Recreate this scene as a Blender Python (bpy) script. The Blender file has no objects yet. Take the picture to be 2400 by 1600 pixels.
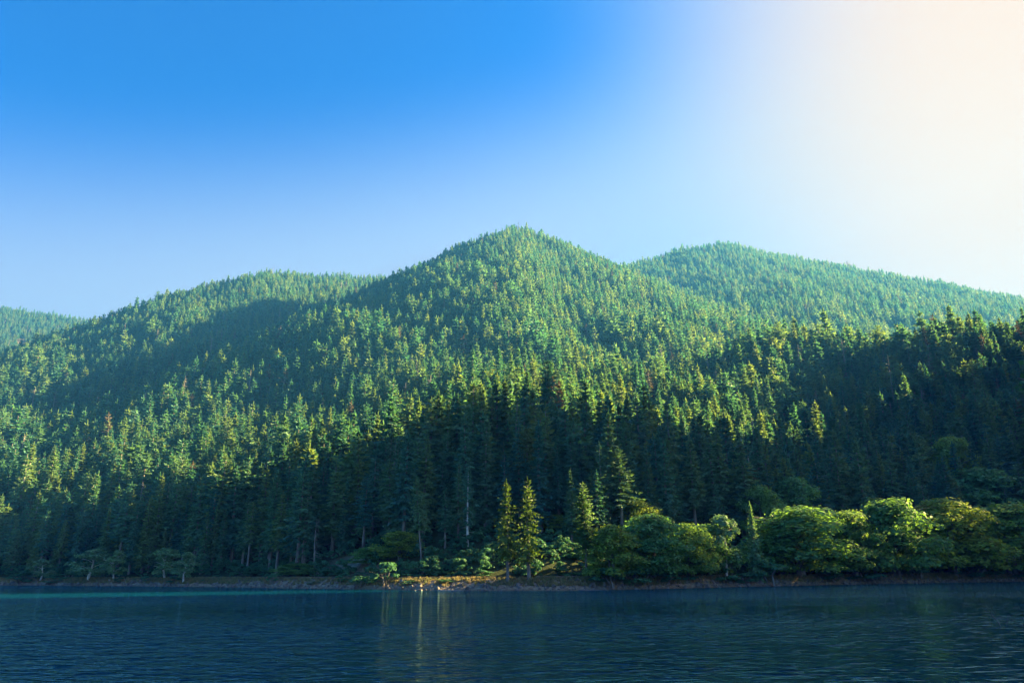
import bpy, bmesh, math, random
import numpy as np
from mathutils import Vector, Matrix, Euler

R = math.radians
scene = bpy.context.scene

# ------------------------------------------------------------------ camera
CAM_H, FPX, PITCH, ROLL = 5.2, 1700.0, R(17.56), R(-0.35)
cam_d = bpy.data.cameras.new("camera")
cam_d.sensor_width = 36.0
cam_d.lens = FPX / 2400.0 * 36.0
cam_d.clip_start = 0.3
cam_d.clip_end = 20000.0
cam = bpy.data.objects.new("camera", cam_d)
scene.collection.objects.link(cam)
CAM_M = (Matrix.Rotation(math.pi / 2 + PITCH, 3, 'X') @ Matrix.Rotation(ROLL, 3, 'Z'))
cam.matrix_world = Matrix.Translation((0, 0, CAM_H)) @ CAM_M.to_4x4()
scene.camera = cam

# ------------------------------------------------------------------ sky, sun, exposure
SUN_AZ, SUN_EL = R(72.5), R(24.0)          # to the side of the view, low
world = bpy.data.worlds.new("World")
scene.world = world
world.use_nodes = True
nt = world.node_tree
nt.nodes.clear()
sky = nt.nodes.new("ShaderNodeTexSky")
sky.sky_type = 'NISHITA'
sky.sun_disc = False
sky.sun_elevation = SUN_EL
sky.sun_rotation = SUN_AZ
sky.altitude = 200
sky.air_density = 1.0
sky.dust_density = 2.0
sky.ozone_density = 3.0
hs = nt.nodes.new("ShaderNodeHueSaturation")
hs.inputs['Saturation'].default_value = 2.6
hs.inputs['Hue'].default_value = 0.49
hs.inputs['Value'].default_value = .68
SUN_V = Vector((math.sin(SUN_AZ) * math.cos(SUN_EL), math.cos(SUN_AZ) * math.cos(SUN_EL), math.sin(SUN_EL)))
# pale haze low in the sky and a broad milky aureole round the low sun (functions of the direction alone)
tcw = nt.nodes.new("ShaderNodeTexCoord")
sepw = nt.nodes.new("ShaderNodeSeparateXYZ")
nt.links.new(tcw.outputs['Generated'], sepw.inputs[0])
low = nt.nodes.new("ShaderNodeMapRange"); low.interpolation_type = 'SMOOTHERSTEP'
low.inputs['From Min'].default_value = .56
low.inputs['From Max'].default_value = .29
lowv = nt.nodes.new("ShaderNodeMath"); lowv.operation = 'MULTIPLY_ADD'
lowv.inputs[1].default_value = -.22          # the haze stands higher on the sunward side
nt.links.new(sepw.outputs['Z'], lowv.inputs[2])
nt.links.new(lowv.outputs[0], low.inputs['Value'])
mixl = nt.nodes.new("ShaderNodeMix"); mixl.data_type = 'RGBA'
mixl.inputs['B'].default_value = (1.3, 1.52, 1.92, 1)
lowk = nt.nodes.new("ShaderNodeMath"); lowk.operation = 'MULTIPLY'; lowk.inputs[1].default_value = .86
nt.links.new(low.outputs[0], lowk.inputs[0])
nt.links.new(lowk.outputs[0], mixl.inputs['Factor'])
dotn = nt.nodes.new("ShaderNodeVectorMath"); dotn.operation = 'DOT_PRODUCT'
dotn.inputs[1].default_value = SUN_V
nt.links.new(tcw.outputs['Generated'], dotn.inputs[0])
nt.links.new(dotn.outputs['Value'], lowv.inputs[0])
aur = nt.nodes.new("ShaderNodeMapRange"); aur.interpolation_type = 'SMOOTHERSTEP'
aur.inputs['From Min'].default_value = math.cos(R(63))
aur.inputs['From Max'].default_value = math.cos(R(26))
nt.links.new(dotn.outputs['Value'], aur.inputs['Value'])
mixw = nt.nodes.new("ShaderNodeMix"); mixw.data_type = 'RGBA'
creamw = nt.nodes.new("ShaderNodeMix"); creamw.data_type = 'RGBA'
creamw.inputs['A'].default_value = (1.25, 1.58, 1.66, 1)
creamw.inputs['B'].default_value = (2.62, 1.90, 1.36, 1)
nt.links.new(aur.outputs[0], creamw.inputs['Factor'])
nt.links.new(creamw.outputs['Result'], mixw.inputs['B'])
nt.links.new(aur.outputs[0], mixw.inputs['Factor'])
bg = nt.nodes.new("ShaderNodeBackground")
bg.inputs['Strength'].default_value = 0.0385
wo = nt.nodes.new("ShaderNodeOutputWorld")
nt.links.new(sky.outputs[0], hs.inputs['Color'])
tint = nt.nodes.new("ShaderNodeMix"); tint.data_type = 'RGBA'; tint.blend_type = 'MULTIPLY'
tint.inputs['Factor'].default_value = 1.0
tint.inputs['B'].default_value = (.29, .68, 1.04, 1)
nt.links.new(hs.outputs[0], tint.inputs['A'])
nt.links.new(tint.outputs['Result'], mixl.inputs['A'])
nt.links.new(mixl.outputs['Result'], mixw.inputs['A'])
nt.links.new(mixw.outputs['Result'], bg.inputs['Color'])
nt.links.new(bg.outputs[0], wo.inputs['Surface'])

sun_d = bpy.data.lights.new("sun", 'SUN')
sun_d.energy = 4.6
sun_d.angle = R(0.6)
sun_d.color = (1.0, 0.73, 0.28)
sun = bpy.data.objects.new("sun", sun_d)
scene.collection.objects.link(sun)
sun.rotation_euler = SUN_V.to_track_quat('Z', 'Y').to_euler()
sun.location = SUN_V * 3000

vs = scene.view_settings
vs.view_transform = 'Standard'
vs.look = 'None'
vs.gamma = 1.0
vs.use_curve_mapping = False
vs.exposure = 3.54
scene.render.engine = 'CYCLES'
cy = scene.cycles
cy.max_bounces = 8
cy.diffuse_bounces = 5
cy.glossy_bounces = 2
cy.transmission_bounces = 4
cy.volume_bounces = 0
cy.transparent_max_bounces = 8
cy.sample_clamp_indirect = 3.0
cy.use_denoising = True
try:
    cy.denoiser = 'OPENIMAGEDENOISE'
    cy.denoising_input_passes = 'RGB_ALBEDO_NORMAL'
except Exception:
    pass

# ------------------------------------------------------------------ helpers
COL = scene.collection
rng = np.random.default_rng(11)
random.seed(5)


def ray(px, py):
    return CAM_M @ Vector(((px - 1200) / FPX, -(py - 800) / FPX, -1.0))


def at(px, py, depth):
    r = ray(px, py)
    k = depth / r.y
    return Vector((r.x * k, depth, CAM_H + r.z * k))


def project(P):
    """world points (n,3) -> photo pixels, depth"""
    M = np.array(CAM_M)
    q = (np.asarray(P, float) - np.array([0, 0, CAM_H])) @ M
    d = -q[:, 2]
    d = np.where(np.abs(d) < 1e-6, 1e-6, d)
    return 1200 + FPX * q[:, 0] / d, 800 - FPX * q[:, 1] / d, d


def link(o, parent=None):
    COL.objects.link(o)
    if parent is not None:
        o.parent = parent
    return o


def tag(o, label, cat=None, group=None, kind=None):
    if label:
        o["label"] = label
    if cat:
        o["category"] = cat
    if group:
        o["group"] = group
    if kind:
        o["kind"] = kind
    return o


def mesh_from(name, verts, faces, mats, mat_idx=None, smooth=False):
    me = bpy.data.meshes.new(name)
    me.from_pydata([tuple(v) for v in verts], [], [tuple(f) for f in faces])
    for m in mats:
        me.materials.append(m)
    if mat_idx is not None:
        me.polygons.foreach_set("material_index", np.asarray(mat_idx, dtype=np.int32))
    if smooth:
        me.polygons.foreach_set("use_smooth", np.ones(len(me.polygons), dtype=bool))
    me.update()
    return me


class MB:
    """collects tubes and leaf-shaped faces"""

    def __init__(self):
        self.v, self.f, self.m = [], [], []

    def tube(self, pts, rad, n=6, mi=0, cap=False):
        base = len(self.v)
        pts = [Vector(p) for p in pts]
        for i, p in enumerate(pts):
            a = pts[max(i - 1, 0)]
            b = pts[min(i + 1, len(pts) - 1)]
            t = (b - a)
            t = t.normalized() if t.length > 1e-9 else Vector((0, 0, 1))
            ref = Vector((1, 0, 0)) if abs(t.x) < .8 else Vector((0, 1, 0))
            u = t.cross(ref).normalized()
            w = t.cross(u)
            for k in range(n):
                an = 2 * math.pi * k / n
                self.v.append(p + (u * math.cos(an) + w * math.sin(an)) * rad[i])
        for i in range(len(pts) - 1):
            for k in range(n):
                a = base + i * n + k
                b = base + i * n + (k + 1) % n
                self.f.append((a, b, b + n, a + n))
                self.m.append(mi)
        if cap:
            self.f.append(tuple(base + (len(pts) - 1) * n + k for k in range(n)))
            self.m.append(mi)
            self.f.append(tuple(base + n - 1 - k for k in range(n)))
            self.m.append(mi)

    def leaf(self, c, u, w, mi=0):
        """diamond with half axes u (long) and w (wide)"""
        b = len(self.v)
        self.v += [c - u, c - u * .1 + w, c + u, c - u * .1 - w]
        self.f.append((b, b + 1, b + 2, b + 3))
        self.m.append(mi)

    def box(self, c, s, rz=0, mi=0):
        b = len(self.v)
        cx, sx = math.cos(rz), math.sin(rz)
        for dz in (-1, 1):
            for dx, dy in ((-1, -1), (1, -1), (1, 1), (-1, 1)):
                x, y = dx * s[0] / 2, dy * s[1] / 2
                self.v.append(Vector((c[0] + x * cx - y * sx, c[1] + x * sx + y * cx, c[2] + dz * s[2] / 2)))
        for f in ((0, 3, 2, 1), (4, 5, 6, 7), (0, 1, 5, 4), (1, 2, 6, 5), (2, 3, 7, 6), (3, 0, 4, 7)):
            self.f.append(tuple(b + k for k in f))
            self.m.append(mi)

    def mesh(self, name, mats, smooth=False):
        return mesh_from(name, self.v, self.f, mats, self.m, smooth)

    def build(self, name, mats, parent=None, smooth=False):
        return link(bpy.data.objects.new(name, self.mesh(name, mats, smooth)), parent)


# ------------------------------------------------------------------ materials
def new_mat(name):
    m = bpy.data.materials.new(name)
    m.use_nodes = True
    m.node_tree.nodes.clear()
    return m, m.node_tree


def foliage_mat(name, cols, transl=0.35, noise_scale=0.35, rough=.6, jit=.35):
    """leaf colour varies from tree to tree and from clump to clump"""
    m, t = new_mat(name)
    N, L = t.nodes.new, t.links.new
    oi = N("ShaderNodeObjectInfo")
    ramp = N("ShaderNodeValToRGB")
    while len(ramp.color_ramp.elements) < len(cols):
        ramp.color_ramp.elements.new(0.5)
    for i, c in enumerate(cols):
        e = ramp.color_ramp.elements[i]
        e.position = i / max(1, len(cols) - 1)
        e.color = (*c, 1)
    L(oi.outputs['Random'], ramp.inputs[0])
    geo = N("ShaderNodeNewGeometry")
    mul = N("ShaderNodeMath"); mul.operation = 'MULTIPLY_ADD'
    mul.inputs[1].default_value = jit * 2
    mul.inputs[2].default_value = 1.0 - jit
    L(geo.outputs['Random Per Island'], mul.inputs[0])
    hsv = N("ShaderNodeHueSaturation")
    L(mul.outputs[0], hsv.inputs['Value'])
    L(ramp.outputs[0], hsv.inputs['Color'])
    d = N("ShaderNodeBsdfPrincipled")
    d.inputs['Roughness'].default_value = rough
    d.inputs['Specular IOR Level'].default_value = 0.25
    L(hsv.outputs[0], d.inputs['Base Color'])
    tr = N("ShaderNodeBsdfTranslucent")
    br = N("ShaderNodeMix"); br.data_type = 'RGBA'; br.blend_type = 'MULTIPLY'
    br.inputs['Factor'].default_value = 1.0
    br.inputs['B'].default_value = (1.5, 1.35, .55, 1)
    L(hsv.outputs[0], br.inputs['A'])
    L(br.outputs['Result'], tr.inputs['Color'])
    mx = N("ShaderNodeMixShader")
    mx.inputs[0].default_value = transl
    L(d.outputs[0], mx.inputs[1])
    L(tr.outputs[0], mx.inputs[2])
    out = N("ShaderNodeOutputMaterial")
    L(mx.outputs[0], out.inputs['Surface'])
    return m


def rough_mat(name, c1, c2, scale=2.0, rough=.85, bump=.3, stretch=(1, 1, 1), detail=6):
    m, t = new_mat(name)
    N, L = t.nodes.new, t.links.new
    tc = N("ShaderNodeTexCoord")
    mp = N("ShaderNodeMapping")
    mp.inputs['Scale'].default_value = stretch
    L(tc.outputs['Object'], mp.inputs[0])
    no = N("ShaderNodeTexNoise")
    no.inputs['Scale'].default_value = scale
    no.inputs['Detail'].default_value = detail
    L(mp.outputs[0], no.inputs['Vector'])
    rp = N("ShaderNodeValToRGB")
    rp.color_ramp.elements[0].position = .33
    rp.color_ramp.elements[1].position = .68
    rp.color_ramp.elements[0].color = (*c1, 1)
    rp.color_ramp.elements[1].color = (*c2, 1)
    L(no.outputs['Fac'], rp.inputs[0])
    oi = N("ShaderNodeObjectInfo")
    mu = N("ShaderNodeMath"); mu.operation = 'MULTIPLY_ADD'
    mu.inputs[1].default_value = .5
    mu.inputs[2].default_value = .75
    L(oi.outputs['Random'], mu.inputs[0])
    hv = N("ShaderNodeHueSaturation")
    L(mu.outputs[0], hv.inputs['Value'])
    L(rp.outputs[0], hv.inputs['Color'])
    b = N("ShaderNodeBsdfPrincipled")
    b.inputs['Roughness'].default_value = rough
    b.inputs['Specular IOR Level'].default_value = .3
    L(hv.outputs[0], b.inputs['Base Color'])
    bp = N("ShaderNodeBump")
    bp.inputs['Strength'].default_value = bump
    L(no.outputs['Fac'], bp.inputs['Height'])
    L(bp.outputs[0], b.inputs['Normal'])
    out = N("ShaderNodeOutputMaterial")
    L(b.outputs[0], out.inputs['Surface'])
    return m


M_FIR = foliage_mat("fir_needles", [(.040, .150, .145), (.060, .180, .140), (.092, .205, .122), (.140, .225, .095), (.043, .160, .160)], .44)
M_FIR_YOUNG = foliage_mat("fir_needles_young", [(.050, .125, .035), (.080, .150, .035)], .35)
M_PINE = foliage_mat("pine_needles", [(.060, .110, .030), (.095, .125, .035)], .30)
M_BROWN = foliage_mat("dry_needles", [(.13, .105, .07), (.11, .105, .075)], .2)
M_MAPLE = foliage_mat("maple_leaves", [(.115, .280, .125), (.165, .305, .095), (.220, .315, .065)], .52, jit=.4)
M_ALDER = foliage_mat("alder_leaves", [(.13, .27, .17), (.15, .29, .15)], .40)
M_SHRUB = foliage_mat("shrub_leaves", [(.036, .150, .105), (.056, .180, .100), (.066, .190, .105)], .36)
M_DRYGRASS = foliage_mat("dry_grass", [(.26, .22, .13), (.22, .20, .11), (.12, .17, .08)], .3)
M_BARK = rough_mat("fir_bark", (.095, .085, .080), (.25, .23, .215), 1.5, .9, .5, (1, 1, .25))
M_GREYBARK = rough_mat("dead_wood", (.14, .13, .125), (.28, .26, .245), 1.5, .9, .3, (1, 1, .2))
M_PALEBARK = rough_mat("alder_bark", (.34, .34, .33), (.66, .66, .63), 1.2, .8, .3, (1, 1, .6))
M_ROCK = rough_mat("rock", (.08, .075, .075), (.20, .185, .175), .8, .9, .6)
M_ROAD = rough_mat("road_gravel", (.16, .14, .12), (.26, .23, .20), .6, .95, .2)
M_RAIL = rough_mat("weathered_timber", (.14, .11, .085), (.26, .21, .17), 2, .9, .2)

# ------------------------------------------------------------------ terrain
SHORE_PX = [(-500, 1372), (-150, 1371.5), (0, 1371), (300, 1373), (500, 1375), (700, 1378), (900, 1382), (1100, 1384), (1300, 1384),
            (1450, 1381), (1600, 1378), (1800, 1373), (2000, 1369), (2200, 1365), (2400, 1362), (2600, 1359.5)]
_sh = []
for px, py in SHORE_PX:
    r = ray(px, py)
    k = -CAM_H / r.z
    _sh.append((r.x * k, r.y * k))
SHX = np.array([p[0] for p in _sh])
SHY = np.array([p[1] for p in _sh])


def shore_y(x):
    x = np.asarray(x, float)
    return np.interp(x, SHX, SHY) + 1.1 * np.sin(x * .11 + 1) + .7 * np.sin(x * .29)


def crest(pts, drop):
    out = []
    for px, py, d in pts:
        v = at(px, py, d)
        out.append((v.x, v.y, v.z - drop))
    return out


RIDGES = []   # (polyline, slope, rounding)
RIDGES.append((crest([(1215, 525, 1500), (1290, 560, 1500), (1350, 600, 1520), (1440, 632, 1600), (1520, 606, 1740), (1600, 578, 1850), (1690, 568, 1900),
                      (1780, 585, 1900), (1850, 600, 1880), (2000, 625, 1850), (2150, 650, 1820), (2280, 678, 1800), (2400, 702, 1780), (2520, 725, 1780)], 19), .72, 12))
RIDGES.append((crest([(1215, 525, 1500), (1100, 568, 1420), (1000, 622, 1340), (900, 668, 1250)], 19)
               + crest([(800, 712, 1130), (700, 785, 1000), (600, 850, 880), (480, 930, 760), (350, 1020, 640), (220, 1100, 540)], 20), .78, 10))
# left hill, its shoulder towards the left, and the far hill behind it
RIDGES.append((crest([(1000, 645, 1900), (860, 642, 1750), (760, 640, 1650), (640, 630, 1560), (520, 655, 1500), (420, 728, 1450), (330, 780, 1400),
                      (215, 856, 1270), (30, 950, 1090), (-200, 1000, 950), (-450, 1070, 800)], 24), .72, 12))
RIDGES.append((crest([(460, 800, 2300), (275, 762, 2250), (130, 737, 2200), (0, 718, 2150), (-200, 690, 2150), (-500, 670, 2150)], 16), .62, 15))
# wooded bench on the right and its rise to the main face
RIDGES.append((crest([(1480, 860, 760), (1700, 800, 720), (1900, 795, 690), (2100, 785, 650), (2250, 764, 605), (2400, 758, 570), (2520, 810, 560), (2700, 920, 560)], 30), .62, 14))
# unseen ridge added sunward to shade lake and slope foot; notch lights shore trees
OFF_RIDGE = []
for p_, c_ in ((-700, 60), (-300, 120), (100, 130), (188, 125), (200, 40), (206, -6), (213, -16), (218, -56), (225, -88), (231, -115), (238, -150), (244, -150), (251, 50), (327, 52), (335, 36), (343, 10), (352, -22), (365, -58),
               (380, -82), (400, -96), (440, -98), (490, -98), (550, -105), (650, -140), (800, -190)):
    OFF_RIDGE.append((.9537 * 1350 - .3007 * p_, .3007 * 1350 + .9537 * p_, c_ + .4452 * 1350))
OFF = [(OFF_RIDGE, 8.0, 1.0), ([(x_, y_, z_ - 300) for x_, y_, z_ in OFF_RIDGE], .7, 20)]


def ridge_height(x, y, ridges):
    x = np.asarray(x, float)
    y = np.asarray(y, float)
    best = np.full(x.shape, -400.0)
    for poly, s, rd in ridges:
        for (ax, ay, az), (bx, by, bz) in zip(poly[:-1], poly[1:]):
            dx, dy = bx - ax, by - ay
            t = np.clip(((x - ax) * dx + (y - ay) * dy) / (dx * dx + dy * dy), 0, 1)
            d = np.hypot(x - ax - t * dx, y - ay - t * dy)
            z = az + (bz - az) * t - s * (np.sqrt(d * d + rd * rd) - rd)
            best = np.maximum(best, z)
    return best


def gully(x, y):
    return (9 * np.sin(x * .013 + 1.7 * np.sin(y * .004)) * np.sin(y * .009 + .6) + 5 * np.sin(x * .031 + y * .017) + 4 * np.sin(x * .021 - y * .027 + 2)
            + 2 * np.sin(x * .07 + 1.3) * np.sin(y * .06))


def height(x, y):
    x = np.asarray(x, float)
    y = np.asarray(y, float)
    d = y - shore_y(x)
    roff = ridge_height(x, y, OFF)
    r = np.maximum(ridge_height(x, y, RIDGES), roff)
    base = np.minimum(3.0 + np.maximum(d - 17, 0) * .40, 150)
    z = np.maximum(r, base)
    z = z + gully(x, y) * np.clip((d - 60) / 250, 0, 1) * np.clip((620 - z) / 400, .12, 1)
    cut = 3.0 + np.maximum(d - 17, 0) * .95 + .5 * np.sin(x * .2) * np.clip((d - 17) / 8, 0, 1)
    z = np.minimum(z, cut)
    bank = 2.95 * np.clip(d / 8.5, 0, 1) ** .85
    z = np.where(d < 17, bank, z)
    z = np.where(x > 450, np.maximum(z, roff), z)
    bed = np.maximum(-9, d * .4)
    z = np.where(d < 0, np.maximum(bed, roff), z)
    # shore on which the photographer stands
    near = np.where(y < 1, 3.6 + np.clip(-y, 0, 60) * .05, 3.6 - (y - 1) * .75)
    z = np.where((y < 14) & (d < 0), np.maximum(np.maximum(bed, near), roff), z)
    return z


def axis(parts):
    out = [np.array([parts[0][0]])]
    for a, b, st in parts:
        n = max(1, int(round((b - a) / st)))
        out.append(np.linspace(a, b, n + 1)[1:])
    return np.concatenate(out)


xs = axis([(-3600, -1200, 60), (-1200, -320, 16), (-320, 320, 3.5), (320, 1150, 18), (1150, 1450, 4), (1450, 3600, 60)])
# grid rows follow the shore so that bank, road bench and cut keep a clean edge
dv = axis([(-14, 22, 1.2), (22, 140, 5), (140, 300, 10), (300, 480, 4), (480, 1000, 14), (1000, 2300, 26), (2300, 3600, 130)])
X, D = np.meshgrid(xs, dv)
Y = D + shore_y(X)
Z = height(X, Y)
ny, nx = X.shape
verts = np.stack([X.ravel(), Y.ravel(), Z.ravel()], 1)
ii = np.arange((ny - 1) * nx).reshape(ny - 1, nx)[:, :-1].ravel()
faces = np.stack([ii, ii + 1, ii + 1 + nx, ii + nx], 1)


def soil_mask(px, py, x, y):
    a = np.exp(-(((px - 850) / 70) ** 2 + ((py - 1322) / 26) ** 2) * 1.2)
    b = np.exp(-(((px - 50) / 14) ** 2 + ((py - 812) / 22) ** 2))
    return np.maximum(a, b)


M_GROUND, t = new_mat("forest_floor")
N, L = t.nodes.new, t.links.new
tc = N("ShaderNodeTexCoord")
n1 = N("ShaderNodeTexNoise"); n1.inputs['Scale'].default_value = .12; n1.inputs['Detail'].default_value = 8
n2 = N("ShaderNodeTexNoise"); n2.inputs['Scale'].default_value = 1.1; n2.inputs['Detail'].default_value = 6
L(tc.outputs['Object'], n1.inputs['Vector']); L(tc.outputs['Object'], n2.inputs['Vector'])
r1 = N("ShaderNodeValToRGB")
r1.color_ramp.elements[0].position = .35; r1.color_ramp.elements[0].color = (.020, .030, .014, 1)
r1.color_ramp.elements[1].position = .66; r1.color_ramp.elements[1].color = (.045, .060, .024, 1)
L(n1.outputs['Fac'], r1.inputs[0])
r2 = N("ShaderNodeValToRGB")
r2.color_ramp.elements[0].position = .32; r2.color_ramp.elements[0].color = (.18, .135, .10, 1)
r2.color_ramp.elements[1].position = .7; r2.color_ramp.elements[1].color = (.38, .31, .24, 1)
L(n2.outputs['Fac'], r2.inputs[0])
at_s = N("ShaderNodeAttribute"); at_s.attribute_name = "soil"
mixc = N("ShaderNodeMix"); mixc.data_type = 'RGBA'
L(at_s.outputs['Fac'], mixc.inputs['Factor']); L(r1.outputs[0], mixc.inputs['A']); L(r2.outputs[0], mixc.inputs['B'])
bs = N("ShaderNodeBsdfPrincipled"); bs.inputs['Roughness'].default_value = .95; bs.inputs['Specular IOR Level'].default_value = .1
L(mixc.outputs['Result'], bs.inputs['Base Color'])
bp = N("ShaderNodeBump"); bp.inputs['Strength'].default_value = .6; bp.inputs['Distance'].default_value = .4
L(n2.outputs['Fac'], bp.inputs['Height']); L(bp.outputs[0], bs.inputs['Normal'])
out = N("ShaderNodeOutputMaterial"); L(bs.outputs[0], out.inputs['Surface'])


def grid_object(name, verts, faces, mat, kind):
    me = bpy.data.meshes.new(name)
    me.vertices.add(len(verts))
    me.vertices.foreach_set("co", verts.ravel())
    me.loops.add(len(faces) * 4)
    me.loops.foreach_set("vertex_index", faces.ravel().astype(np.int32))
    me.polygons.add(len(faces))
    me.polygons.foreach_set("loop_start", np.arange(0, len(faces) * 4, 4, dtype=np.int32))
    me.polygons.foreach_set("loop_total", np.full(len(faces), 4, dtype=np.int32))
    me.polygons.foreach_set("use_smooth", np.ones(len(faces), dtype=bool))
    me.materials.append(mat)
    me.update(calc_edges=True)
    me.validate()
    return tag(link(bpy.data.objects.new(name, me)), None, kind=kind)


terrain = grid_object("mountain_terrain", verts, faces, M_GROUND, "structure")
tag(terrain, "steep wooded mountain slopes rising from the lake shore")
vpx, vpy, _ = project(verts)
dsh = D.ravel()
soil = soil_mask(vpx, vpy, X.ravel(), Y.ravel()) * (dsh > 8)
bank_s = np.clip((dsh + 1) / 2, 0, 1) * np.clip((17.5 - dsh) / 2, 0, 1) * .85
soil = np.maximum(soil, bank_s)
a_ = terrain.data.attributes.new("soil", 'FLOAT', 'POINT')
a_.data.foreach_set("value", soil.astype(np.float32))

# the near shore with the photographer and the lake bed up to the far bank
bx = axis([(-3600, -400, 100), (-400, 400, 20), (400, 1180, 60), (1180, 1480, 6), (1480, 3600, 100)])
bt = axis([(-1600, -60, 80), (-60, 20, 2), (20, 190, 10)])
BX, BT = np.meshgrid(bx, bt)
lim = shore_y(BX) - 13.9
BY = np.where(BT > 20, 20 + (lim - 20) * (BT - 20) / 170.0, BT)
BZ = height(BX, BY)
nyb, nxb = BX.shape
ii = np.arange((nyb - 1) * nxb).reshape(nyb - 1, nxb)[:, :-1].ravel()
near_g = grid_object("near_shore_ground", np.stack([BX.ravel(), BY.ravel(), BZ.ravel()], 1), np.stack([ii, ii + 1, ii + 1 + nxb, ii + nxb], 1), M_GROUND, "structure")
tag(near_g, "lake bed and near shore below the camera")

# ------------------------------------------------------------------ lake
M_WATER, t = new_mat("lake_water")
N, L = t.nodes.new, t.links.new
tc = N("ShaderNodeTexCoord")


def wave_noise(scale, stretch, detail=3, rot=0):
    mp = N("ShaderNodeMapping")
    mp.inputs['Scale'].default_value = stretch
    mp.inputs['Rotation'].default_value = (0, 0, rot)
    L(tc.outputs['Object'], mp.inputs[0])
    no = N("ShaderNodeTexNoise")
    no.inputs['Scale'].default_value = scale
    no.inputs['Detail'].default_value = detail
    L(mp.outputs[0], no.inputs['Vector'])
    return no.outputs['Fac']


def madd(a, k, b=None):
    m = N("ShaderNodeMath"); m.operation = 'MULTIPLY_ADD'
    L(a, m.inputs[0])
    if isinstance(k, (int, float)):
        m.inputs[1].default_value = k
    else:
        L(k, m.inputs[1])
    if b is None:
        m.inputs[2].default_value = 0
    elif isinstance(b, (int, float)):
        m.inputs[2].default_value = b
    else:
        L(b, m.inputs[2])
    return m.outputs[0]


w1 = wave_noise(.5, (.6, 1.0, 1), 2, R(6))
w2 = wave_noise(1.6, (.7, 1.0, 1), 2, R(-8))
w3 = wave_noise(.10, (.6, 1.0, 1), 2, R(20))
wf = wave_noise(1.0, (.45, 1.0, 1), 1, R(3))
wind = wave_noise(.016, (.55, 1.0, 1), 3, R(35))


def mrange(v, a0, a1, b0, b1, smooth=False):
    m = N("ShaderNodeMapRange")
    if smooth:
        m.interpolation_type = 'SMOOTHSTEP'
    for k_, x_ in (('From Min', a0), ('From Max', a1), ('To Min', b0), ('To Max', b1)):
        m.inputs[k_].default_value = x_
    L(v, m.inputs['Value'])
    return m.outputs[0]


gust = mrange(wind, .40, .62, .35, 1.7)
fleck = mrange(wf, .58, .76, 0, 1, True)           # single steeper wavelets
small = madd(fleck, .36, madd(w2, .22, madd(w1, .30)))
hsum = madd(small, gust, madd(w3, .25))
bp = N("ShaderNodeBump"); bp.inputs['Strength'].default_value = 1.0; bp.inputs['Distance'].default_value = .8
L(hsum, bp.inputs['Height'])
# body colour of the deep water under a tinted mirror that takes over at grazing angles
dif = N("ShaderNodeBsdfDiffuse")
dif.inputs['Color'].default_value = (.0005, .034, .076, 1)
L(bp.outputs[0], dif.inputs['Normal'])
glo = N("ShaderNodeBsdfGlossy")
glo.inputs['Color'].default_value = (.46, .92, 1.0, 1)
glo.inputs['Roughness'].default_value = .05
L(bp.outputs[0], glo.inputs['Normal'])
fre = N("ShaderNodeFresnel"); fre.inputs['IOR'].default_value = 1.333
L(bp.outputs[0], fre.inputs['Normal'])
mxw = N("ShaderNodeMixShader")
L(fre.outputs[0], mxw.inputs[0]); L(dif.outputs[0], mxw.inputs[1]); L(glo.outputs[0], mxw.inputs[2])
out = N("ShaderNodeOutputMaterial"); L(mxw.outputs[0], out.inputs['Surface'])
mw = MB()
mw.v = [Vector((-3600, -1600, 0)), Vector((3600, -1600, 0)), Vector((3600, 900, 0)), Vector((-3600, 900, 0))]
mw.f = [(0, 1, 2, 3)]; mw.m = [0]
lake = mw.build("lake_water", [M_WATER])
tag(lake, "dark blue rippled lake water below the wooded mountains", kind="structure")

# ------------------------------------------------------------------ shore road
seg_x = np.arange(SHX[0] + 5, SHX[-1] - 5, 4.0)
rv, rf = [], []
for k, x in enumerate(seg_x):
    y0 = float(shore_y(x))
    rv += [Vector((x, y0 + 10.0, float(height(x, y0 + 10.0)) + .09)), Vector((x, y0 + 15.6, float(height(x, y0 + 15.6)) + .09))]
    if k:
        b = 2 * k
        rf.append((b - 2, b, b + 1, b - 1))
road = link(bpy.data.objects.new("shore_road", mesh_from("shore_road", rv, rf, [M_ROAD], smooth=True)))
tag(road, "narrow gravel road along the foot of the slope", kind="structure")

# ------------------------------------------------------------------ conifers
UP = Vector((0, 0, 1))


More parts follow.
